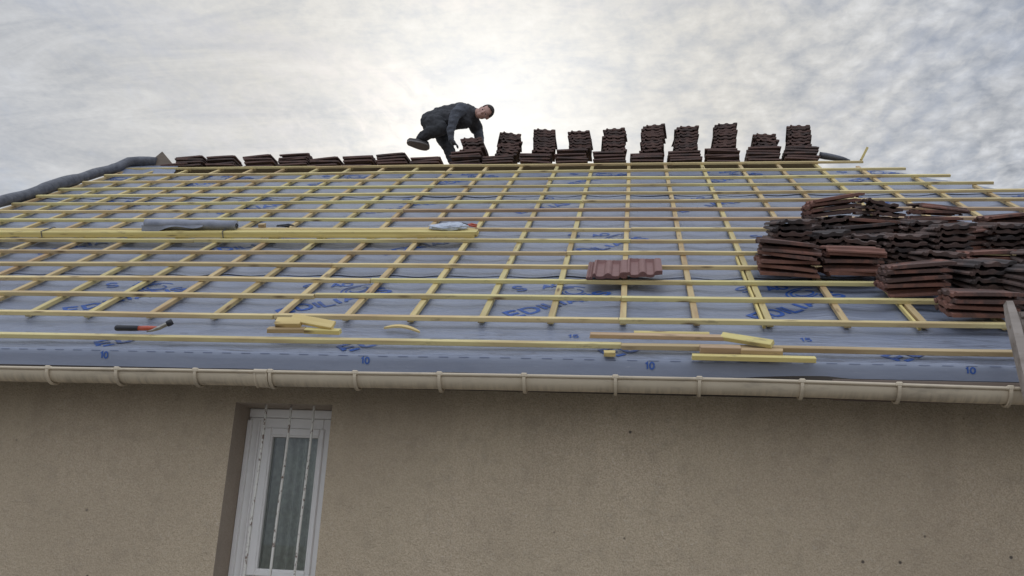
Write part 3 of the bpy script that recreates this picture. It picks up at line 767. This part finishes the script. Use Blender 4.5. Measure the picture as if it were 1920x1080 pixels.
for (u, v_, tiers, nm) in heap:
    h, st = .004, 0
    for q, (mode, n_, yaw, tl, kind, lean) in enumerate(tiers):
        h += stack(rp(u + (.02 if q else 0), v_ + (.03 if q else 0), h - (.010 if not q else 0)), X, S, NN, n_, mode, .0375, kind, nm, 'old tiles heaped on the slope', yaw=yaw, tilt=tl, fan=(-.07, -.21) if not q else (-.19, -.23), jit=.013, yj=.06, lean=lean, start=st, lead='red tile' if kind == 'tile_red' else 'dark tile')
        st += n_
# two clean tiles lying side by side on the battens
for u, nn, nm in ((-.113, .032, 'clean brown tile, left one of the pair lying on the battens'), (.113, .044, 'clean brown tile, right one of the pair lying on the battens')):
    put_tile('tile_new', frame(rp(u, .545, nn), X, S, NN) @ Matrix.Diagonal((1.04, 1.08, 1, 1)) @ Matrix.Rotation(-.02, 4, 'X'), nm, 'clean tiles laid on the battens')

# ------------------------------------------------------------------ loose things on the roof
# bundle of laths tied with straps
bun = tag(empty('lath_bundle', rp(-3.9, 1.6, 0)), 'long bundle of fresh yellow laths tied with grey straps, lying across the roof', 'timber bundle')
def child_at(o, par, mtx): o.parent = par; o.matrix_local = Matrix.Translation(-par.location) @ mtx
k = 0
for layer, cnt in ((0, 4), (1, 3)):
    for i in range(cnt):
        L = 5.2; cu_ = -1.19 - L / 2 + random.uniform(-.02, .012)
        o = lath('lath', L, .037, .0262, 'pale', None, .004)
        child_at(o, bun, frame(rp(cu_, 1.530 + i * (.0425 if layer == 0 else .051) + random.uniform(0, .006), .0135 + layer * .0268 + random.uniform(-.007, .002)), X, S, NN) @ Matrix.Rotation(random.uniform(-.001, .001), 4, 'Z'))
for u in (-3.31, -4.93):
    bm = bmesh.new(); c0 = rp(u, 1.606, .026)
    pr = [(-.102, -.028), (.102, -.028), (.102, .002), (.062, .031), (-.095, .031)]
    add_tube(bm, [Vector((0, 0, 0)) + S * a + NN * b_ + X * random.uniform(-.01, .01) for a, b_ in pr + pr[:1]], .004, 6)
    o = new('strap', bm, 'roll'); child_at(o, bun, Matrix.Translation(c0))
# roll of grey membrane on the bundle
bm = bmesh.new(); pts, rad = [], []
for i in range(25):
    t = i / 24; u = -4.03 + .80 * t
    pts.append(rp(u, 1.615 + .008 * noise.noise(Vector((t * 4, 2, 2))), .094 - .010 * t + .006 * noise.noise(Vector((t * 5, 1, 1)))))
    rad.append(.053 - .006 * t + .006 * noise.noise(Vector((t * 6, 5, 5))))
add_tube(bm, pts, rad, 18, flat=.86, cap=True)
o = new('membrane_roll', bm, 'roll_light', None, True); tag(o, 'short roll of grey membrane lying on the lath bundle', 'membrane roll')
bm = bmesh.new(); fl = []
for i in range(25):                                        # loose flap hanging from the roll
    t = i / 24; u = -4.05 + .55 * t
    dpt = .036 * (1 - t) + .012 * math.sin(t * 9)
    fl.append([bm.verts.new(rp(u, 1.615 - .046 - .012 * s_, .095 - dpt * s_ * 1.4)) for s_ in (0, .35, .7, 1)])
for a, b_ in zip(fl, fl[1:]):
    for j in range(3): bm.faces.new((a[j], b_[j], b_[j+1], a[j+1])).smooth = True
new('loose_flap', bm, 'roll_light', o)
bm = bmesh.new(); e0 = pts[-1] + X * .002
sp = [e0 + (S * math.cos(a) + NN * math.sin(a) * .86) * (.006 + .0034 * a / 2) for a in [i * .5 for i in range(26)]]
add_tube(bm, sp, .0025, 5); new('spiral_edge', bm, 'black', o)
# plastic bag and pincers on the bundle
bm = bmesh.new(); bmesh.ops.create_icosphere(bm, subdivisions=4, radius=1)
for v in bm.verts:
    d_ = .22 * noise.noise(v.co * 2.3) + .10 * noise.noise(v.co * 6)
    v.co *= 1 + d_
    v.co = Vector((v.co.x * .155 * (1 + .15 * v.co.z), v.co.y * .05, max(-.55, v.co.z) * (.030 + .010 * (v.co.x > 0))))
for f in bm.faces: f.smooth = True
o = new('plastic_bag', bm, 'bag'); o.matrix_world = frame(rp(-1.425, 1.60, .070), X, S, NN)
tag(o, 'crumpled whitish plastic bag lying on the right end of the lath bundle', 'plastic bag')
pin = tag(empty('pincers', rp(-1.31, 1.87, .01)), 'small black pincers with red handles beside the plastic bag', 'pincers')
for mk, nm, pp in (('black', 'jaw', [(-.09, 0, .012), (-.05, .012, .026), (.0, .004, .016)]), ('red', 'handle', [(.0, .004, .016), (.03, .012, .022), (.075, .012, .012)]), ('red', 'handle', [(.0, -.004, .016), (.03, -.012, .012), (.075, -.016, .004)])):
    bm = bmesh.new(); add_tube(bm, [X * a + S * b_ + NN * c_ for a, b_, c_ in pp], [.010, .009, .007], 8); o = new(nm, bm, mk, pin, True)
# black snips and a small wood block near the centre left
sn = tag(empty('tin_snips', rp(-2.94, 1.915, .004)), 'black snips lying open on a batten right of the membrane roll', 'snips')
for nm, pp in (('blade', [(.09, .0, .010), (.04, .01, .013), (-.06, .0, .006)]), ('handle', [(-.06, -.012, .006), (-.0, -.02, .012), (.06, -.03, .006)])):
    bm = bmesh.new(); add_tube(bm, [X * a + S * b_ + NN * c_ for a, b_, c_ in pp], [.005, .011, .009], 8); new(nm, bm, 'black', sn, True)
def chunk(name, u, v_, nn, L, W, H, yaw, mk, label, cat='offcut', group=None, pitch=0.0, roll=0.0):
    o = lath(name, L, W, H, mk, None, .002); o.matrix_world = frame(rp(u, v_, nn), X, S, NN) @ Matrix.Rotation(yaw, 4, 'Z') @ Matrix.Rotation(pitch, 4, 'Y') @ Matrix.Rotation(roll, 4, 'X')
    return tag(o, label, cat, group)
chunk('wood_block', -3.085, 1.80, .030, .05, .045, .05, .1, 'tan', 'small tan wood block right of the membrane roll')
# claw hammer on the lowest batten
ham = tag(empty('hammer', rp(-2.78, -.75, .016)), 'hammer with black grip and red shaft lying on the lowest batten', 'hammer')
def hpart(nm, mk, pp, rr, flat=1.0, par=ham):
    bm = bmesh.new(); add_tube(bm, [X * a + S * b_ + NN * c_ for a, b_, c_ in pp], rr, 12, flat=flat); return new(nm, bm, mk, par, True)
hpart('grip', 'black', [(-.160, 0, 0), (-.155, 0, 0), (-.145, 0, 0), (-.10, 0, 0), (-.06, 0, 0), (-.012, 0, 0)], [.008, .015, .0185, .017, .0175, .0155])
hpart('shaft', 'red', [(-.012, 0, 0), (.03, 0, .001), (.07, 0, .002), (.115, 0, .003)], [.0145, .015, .014, .010])
hd = hpart('head', 'steel', [(.055, -.035, -.008), (.085, -.02, -.004), (.115, .0, .004), (.145, .02, .016), (.160, .03, .022)], [.004, .008, .013, .0125, .013])
hpart('face', 'black', [(.152, .026, .018), (.166, .034, .024), (.180, .042, .030)], [.0165, .019, .0175])
# offcuts beside the hammer and curled shim
G1 = 'offcuts piled on the lowest batten, middle left'; G2 = 'offcuts scattered on the lowest batten, right of centre'
chunk('timber_offcut', -1.90, -.728, .012, .22, .045, .026, .03, 'tan', 'pinkish offcut at the lower left of the small offcut pile', group=G1)
chunk('timber_offcut', -1.685, -.735, .010, .21, .040, .026, -.05, 'pale', 'yellow offcut at the lower right of the small offcut pile', group=G1)
chunk('timber_offcut', -1.895, -.690, .044, .15, .070, .030, .02, 'pale', 'thick yellow block on top left of the small offcut pile', group=G1, roll=.25)
chunk('timber_offcut', -1.755, -.690, .050, .27, .055, .022, -.22, 'pale', 'long yellow offcut lying slantwise on top of the small offcut pile', group=G1, pitch=.08, roll=.5)
chunk('timber_offcut', -1.745, -.600, .012, .05, .04, .03, .3, 'tan', 'stubby brown offcut behind the small offcut pile', group=G1)
bm = bmesh.new(); rg = []
for i in range(11):
    t = i / 10; x = -.115 + .23 * t; wv_ = .016 * (1 - (2 * t - 1) ** 4 * .8)
    rg.append([bm.verts.new((x, y * wv_ - .06 * t * t, z + .018 * math.sin(t * math.pi))) for y, z in ((-1, 0), (1, 0), (1, .011), (-1, .011))])
for a, b_ in zip(rg, rg[1:]):
    for k in range(4): bm.faces.new((a[k], a[(k+1) % 4], b_[(k+1) % 4], b_[k]))
bm.faces.new(list(reversed(rg[0]))); bm.faces.new(rg[-1]); bmesh.ops.recalc_face_normals(bm, faces=bm.faces)
o = new('wood_shim', bm, 'pale'); o.matrix_world = frame(rp(-1.275, -.515, -.050), X, S, NN)
tag(o, 'curved sliver of pale wood lying on the membrane above the lowest batten', 'wood shim')
chunk('timber_offcut', .19, -.728, .006, .72, .040, .024, -.015, 'tan', 'long brown offcut resting on the lowest batten right of centre', group=G2)
chunk('timber_offcut', .27, -.690, .012, .40, .034, .014, -.01, 'pale', 'thin pale strip behind the long brown offcut', group=G2)
chunk('timber_offcut', .66, -.775, .012, .27, .055, .024, -.42, 'pale', 'slanted yellow wedge across the lowest batten', group=G2, roll=.2)
chunk('timber_offcut', .515, -.850, -.020, .205, .050, .044, -.01, 'tan', 'thick tan block below the lowest batten, left of the pale block', group=G2)
chunk('timber_offcut', .725, -.862, -.026, .215, .040, .040, -.02, 'tan', 'tan block with pale top just right of the thick tan block', group=G2)
chunk('timber_offcut', .68, -.905, -.040, .62, .034, .026, -.015, 'pale', 'long pale lath lying at the membrane fold under the blocks', group=G2)
chunk('timber_offcut', -.06, -.865, -.044, .058, .038, .024, .0, 'pale', 'small pale chip alone at the membrane fold', group=G2)
# stray batten stub at the right end of the ridge
o = lath('batten_stub', .17, .036, .026, 'pale', None); o.matrix_world = frame(Vector((2.645, RY - .07, RZ + .03)), Vector((.45, 0, .89)), Vector((0, 1, 0)), Vector((-.89, 0, .45)))
tag(o, 'short pale batten stub standing tilted at the right end of the ridge', 'offcut')

# ------------------------------------------------------------------ wooden ladder leaning on the gutter
L0 = Vector((1.935, -.875, Z0 - .644)); ld = Vector((0, .27, 1)).normalized()
lad = tag(empty('ladder', (1.94, -1.55, 0)), 'grey weathered wooden ladder leaning on the gutter at the right edge', 'ladder')
ln_ = Vector((0, -1, .27)).normalized()
for k, dx in enumerate((0, .42)):
    t1 = .425; t0 = -(L0.z) / ld.z
    bm = bmesh.new(); rg = []
    for i in range(31):
        t = t0 + (t1 - t0) * i / 30
        p = L0 + ld * t + X * (dx + .003 * noise.noise(Vector((t * 2, k, 0))))
        sc_ = 1.0 if i < 30 else .7
        rg.append([bm.verts.new(p + X * a * sc_ + ln_ * b_ * sc_) for a, b_ in ((-.024, .034), (.018, .034), (.024, .028), (.024, -.028), (.018, -.034), (-.018, -.034), (-.024, -.028))])
    for a, b_ in zip(rg, rg[1:]):
        for q in range(7): bm.faces.new((a[q], a[(q+1) % 7], b_[(q+1) % 7], b_[q]))
    bm.faces.new(list(reversed(rg[0]))); bm.faces.new(rg[-1]); bmesh.ops.recalc_face_normals(bm, faces=bm.faces)
    o = new('stile', bm, 'grey_wood'); child_at(o, lad, Matrix.Identity(4))
for t in [-2.1, -1.8, -1.5, -1.2, -.9, -.6, -.3, .02]:
    bm = bmesh.new(); add_tube(bm, [L0 + ld * t + X * a for a in (.02, .21, .40)], .015, 10); o = new('rung', bm, 'grey_wood', None, True); child_at(o, lad, Matrix.Identity(4))
bm = bmesh.new()
mt_ = frame(Vector((0, 0, 0)), X, ln_.cross(X).normalized(), ln_)
for c_, s_ in ((L0 + ld * .30 + X * .036 + ln_ * .0, (.022, .12, .06)), (L0 + ld * .335 + X * .046 + ln_ * .03, (.034, .034, .03)), (L0 + ld * .27 + X * .044 + ln_ * .022, (.026, .03, .03))):
    add_box(bm, c_, s_, .004, mt_)
o = new('bracket', bm, 'rusty_iron'); child_at(o, lad, Matrix.Identity(4))

# ------------------------------------------------------------------ the roofer
PY = 4.78
man = empty('person', (-2.2, PY, RZ - .1))
tag(man, 'roofer in dark work clothes bent over a tile stack on the ridge, one foot lifted', 'person')
prim = []                                                  # (centre, radius, material slot)
bmi = bmesh.new(); bmesh.ops.create_icosphere(bmi, subdivisions=2, radius=1.0); bmi.verts.index_update()
ICO_V = [v.co.copy() for v in bmi.verts]; ICO_F = [tuple(v.index for v in f.verts) for f in bmi.faces]; bmi.free()
BV, BF = [], []
def ball(c, r, mi, sc3=None, rot=None):
    mm = Matrix.Translation(c)
    if rot is not None: mm = mm @ rot
    if sc3: mm = mm @ Matrix.Diagonal((*sc3, 1))
    mm = mm @ Matrix.Scale(r, 4); b0 = len(BV); BV.extend(mm @ q for q in ICO_V); BF.extend(tuple(i + b0 for i in f) for f in ICO_F)
    prim.append((Vector(c), r * (max(sc3) if sc3 else 1), mi))
def limb(pts, mi):
    for (a, ra), (b_, rb) in zip(pts, pts[1:]):
        a, b_ = Vector(a), Vector(b_); k = max(2, int((b_ - a).length / (min(ra, rb) * .35)))
        for i in range(k + 1): t = i / k; ball(a.lerp(b_, t), ra + (rb - ra) * t, mi)
def W(x, dy, z): return Vector((x, PY + dy, z + Z0))
# trunk: hips, waist, chest (vest = 1), trousers = 0, sleeves = 2, skin = 3, glove = 4
limb([(W(-2.52, .12, 3.70), .142), (W(-2.44, .10, 3.72), .145), (W(-2.36, .10, 3.74), .135)], 0)
limb([(W(-2.52, .0, 3.68), .132), (W(-2.40, -.02, 3.70), .125)], 0)
limb([(W(-2.42, .06, 3.765), .132), (W(-2.28, .06, 3.785), .150), (W(-2.15, .05, 3.793), .160), (W(-2.06, .03, 3.775), .145)], 1)
limb([(W(-2.40, .02, 3.73), .12), (W(-2.25, .0, 3.70), .14), (W(-2.10, -.01, 3.70), .135)], 1)
limb([(W(-2.11, -.11, 3.745), .085), (W(-2.0, .10, 3.73), .10), (W(-1.96, .22, 3.68), .085)], 1)
limb([(W(-2.04, .03, 3.775), .075), (W(-1.95, -.02, 3.785), .062)], 1)
limb([(W(-1.955, -.02, 3.785), .058), (W(-1.87, -.03, 3.775), .055)], 3)
# near arm
limb([(W(-2.10, -.14, 3.765), .088), (W(-2.145, -.22, 3.67), .074), (W(-2.175, -.24, 3.55), .062)], 2)
limb([(W(-2.175, -.24, 3.55), .062), (W(-2.195, -.24, 3.43), .055), (W(-2.19, -.23, 3.31), .038)], 2)
# far arm
limb([(W(-1.955, .22, 3.68), .075), (W(-1.915, .22, 3.55), .060), (W(-1.895, .20, 3.44), .050)], 2)
limb([(W(-1.895, .20, 3.44), .050), (W(-1.85, .12, 3.30), .044), (W(-1.80, .04, 3.18), .036)], 2)
# near leg: thigh forward and down, shin folded back
limb([(W(-2.48, -.04, 3.66), .140), (W(-2.42, -.12, 3.58), .128), (W(-2.345, -.16, 3.50), .095)], 0)
limb([(W(-2.345, -.16, 3.49), .092), (W(-2.45, -.14, 3.47), .092), (W(-2.56, -.10, 3.43), .072), (W(-2.63, -.07, 3.40), .052)], 0)
# far leg, standing on the rear slope
limb([(W(-2.44, .16, 3.66), .12), (W(-2.36, .14, 3.50), .10), (W(-2.29, .08, 3.36), .08)], 0)
limb([(W(-2.29, .08, 3.36), .078), (W(-2.22, .10, 3.20), .075), (W(-2.12, .12, 3.00), .055), (W(-2.10, .10, 2.87), .050)], 0)
# hands: palm, four bent fingers of unequal length, a thumb from the side of the palm
def hand(wr, palm, fdir, side, curl):
    wr, palm = Vector(wr), Vector(palm); fdir = Vector(fdir).normalized(); side = Vector(side).normalized(); curl = Vector(curl).normalized()
    limb([(wr, .030), (wr.lerp(palm, .5), .032), (palm, .030)], 4)
    for i, ln in enumerate((.060, .070, .065, .050)):
        r0 = palm + side * (-.030 + .020 * i) + fdir * .02
        a = r0 + fdir * ln * .45; b_ = a + (fdir * .6 + curl * .8) * ln * .4; c_ = b_ + (curl * .95 - fdir * .15) * ln * .3
        limb([(r0, .0105), (a, .0100), (b_, .0092), (c_, .0085)], 4)
    t0 = wr.lerp(palm, .55) - side * .032
    t1 = t0 - side * .028 + fdir * .025; limb([(t0, .0125), (t1, .0115), (t1 + fdir * .03 + curl * .02, .0100)], 4)
hand(W(-2.19, -.23, 3.315), W(-2.14, -.26, 3.245), (.75, -.1, -.45), (.2, .9, .0), (.0, .1, -1))
hand(W(-1.80, .04, 3.175), W(-1.785, -.02, 3.12), (-.3, -.8, -.4), (.8, -.2, .3), (-.9, .1, -.2))
# head: skull, jaw, nose, brow, ears, turned down towards the viewer
hup = Vector((.80, -.02, .52)).normalized(); hf = Vector((-.22, -.82, -.46)); hf = (hf - hup * hf.dot(hup)).normalized(); hs = hup.cross(hf).normalized()
hc = W(-1.812, -.05, 3.765)
hs, hf, hup = hs * 1.1, hf * 1.1, hup * 1.1
hrot = frame(Vector((0, 0, 0)), hs, hf, hup)
def hp(a, b_, c_): return hc + hs * a + hf * b_ + hup * c_
ball(hp(0, -.012, .025), 1, 3, (.073, .092, .085), hrot); ball(hp(0, .022, -.035), 1, 3, (.062, .068, .072), hrot)
ball(hp(0, .040, -.082), 1, 3, (.040, .042, .032), hrot); ball(hp(0, .086, -.018), .014, 3, (.8, 1, 1.6), hrot); ball(hp(0, .097, -.036), .0145, 3)
ball(hp(0, .070, .016), 1, 3, (.048, .016, .011), hrot)
for s_ in (-1, 1):
    ball(hp(.030 * s_, .070, -.012), .0145, 3); ball(hp(.034 * s_, .060, -.034), .024, 3); ball(hp(.074 * s_, -.004, -.008), 1, 3, (.009, .020, .031), hrot)
ball(hp(0, .082, -.066), 1, 3, (.022, .010, .007), hrot); ball(hp(0, .082, -.078), 1, 3, (.019, .010, .008), hrot)
me = bpy.data.meshes.new('body_raw'); me.from_pydata([tuple(q) for q in BV], [], BF)
raw = bpy.data.objects.new('body', me); col.objects.link(raw)
md = raw.modifiers.new('r', 'REMESH'); md.mode = 'VOXEL'; md.voxel_size = .010
ms_ = raw.modifiers.new('s', 'SMOOTH'); ms_.factor = .5; ms_.iterations = 3
dg = bpy.context.evaluated_depsgraph_get(); bme = bpy.data.meshes.new_from_object(raw.evaluated_get(dg))
bpy.data.objects.remove(raw)
for k in ('trousers', 'vest', 'sleeve', 'skin', 'black'): bme.materials.append(M[k])
from mathutils.kdtree import KDTree
kd = KDTree(len(prim))
for i, (c_, r_, mi) in enumerate(prim): kd.insert(c_, i)
kd.balance()
for p in bme.polygons:
    best = None
    for (co, i, dd) in kd.find_n(p.center, 14):
        q = dd - prim[i][1]
        if best is None or q < best[0]: best = (q, prim[i][2])
    p.material_index = best[1]; p.use_smooth = True
# cloth folds pushed into the clothed parts
fold = {}
for v in bme.vertices: fold[v.index] = 0
for p in bme.polygons:
    if p.material_index in (0, 1, 2):
        for vi in p.vertices: fold[vi] = 1
nrm = [v.normal.copy() for v in bme.vertices]
for v in bme.vertices:
    if fold[v.index]:
        d_ = .012 * noise.noise(Vector((v.co.x * 9 + v.co.z * 16, v.co.y * 12, v.co.z * 14 - v.co.x * 10))) + .005 * noise.noise(v.co * 30)
        v.co += nrm[v.index] * d_
body = bpy.data.objects.new('body', bme); col.objects.link(body); child_at(body, man, Matrix.Identity(4))
# hair cap
bm = bmesh.new(); bmesh.ops.create_icosphere(bm, subdivisions=4, radius=1)
for v in bm.verts:
    n0 = v.co.copy(); v.co = Vector((n0.x * .0775, n0.y * .0965 - .013, n0.z * .090 + .026)) * (1 + .012 * noise.noise(n0 * 9))
bmesh.ops.delete(bm, geom=[v for v in bm.verts if (v.co.y > .045 and v.co.z < .062) or (v.co.y > -.015 and v.co.z < .012) or v.co.z < -.035], context='VERTS')
bmesh.ops.solidify(bm, geom=bm.faces[:], thickness=.006)
for f in bm.faces: f.smooth = True
o = new('hair', bm, 'hair'); child_at(o, man, frame(hc, hs, hf, hup))
for s_ in (-1, 1):
    bm = bmesh.new(); bmesh.ops.create_icosphere(bm, subdivisions=2, radius=.009, matrix=Matrix.Translation((.029 * s_, .079, -.012)) @ Matrix.Diagonal((1.3, .7, .7, 1)))
    o = new('eye', bm, 'eye'); child_at(o, man, frame(hc, hs, hf, hup))
# shoes: upper and sole
def shoe(heel, toe, upv):          # rounded upper on a thick pale sole
    heel, toe = Vector(heel), Vector(toe); f_ = (toe - heel).normalized(); L = (toe - heel).length
    u_ = Vector(upv); u_ = (u_ - f_ * u_.dot(f_)).normalized(); s_ = f_.cross(u_)
    bm = bmesh.new(); rg = []; sg = []
    for i in range(13):
        t = i / 12
        wd = .046 + .013 * math.sin(min(1, t * 1.3) * math.pi) ; hh = .095 - .030 * min(1, max(0, (t - .35) / .4)) if t > .35 else .095
        e_ = math.sqrt(max(.02, 1 - (2 * t - 1) ** 6)); wd *= e_; hh *= e_ ** .5
        p = heel + f_ * L * t
        rg.append([bm.verts.new(p + s_ * math.cos(a) * wd + u_ * max(0, math.sin(a)) * hh) for a in [k * math.pi / 8 for k in range(9)]])
        sg.append((p, wd, e_))
    for a, b_ in zip(rg, rg[1:]):
        for k in range(8): bm.faces.new((a[k], a[k+1], b_[k+1], b_[k])).smooth = True
        bm.faces.new((a[0], b_[0], b_[8], a[8]))
    bm.faces.new(rg[0]); bm.faces.new(rg[-1]); bmesh.ops.recalc_face_normals(bm, faces=bm.faces)
    o = new('shoe', bm, 'shoe'); child_at(o, man, Matrix.Identity(4))
    bm = bmesh.new(); q = []
    for p, wd, e_ in sg: q.append([bm.verts.new(p + s_ * a * (wd + .004) - u_ * b_) for a, b_ in ((-1, .0), (1, .0), (1, .024), (-1, .024))])
    for a, b_ in zip(q, q[1:]):
        for k in range(4): bm.faces.new((a[k], a[(k+1) % 4], b_[(k+1) % 4], b_[k]))
    bm.faces.new(q[0]); bm.faces.new(q[-1]); bmesh.ops.recalc_face_normals(bm, faces=bm.faces)
    new('sole', bm, 'sole', o)
shoe(W(-2.50, -.03, 3.30), W(-2.76, -.17, 3.325), (.05, .42, 1))
shoe(W(-2.06, .12, 2.80), W(-2.24, -.10, 2.83), (0, .3, 1))
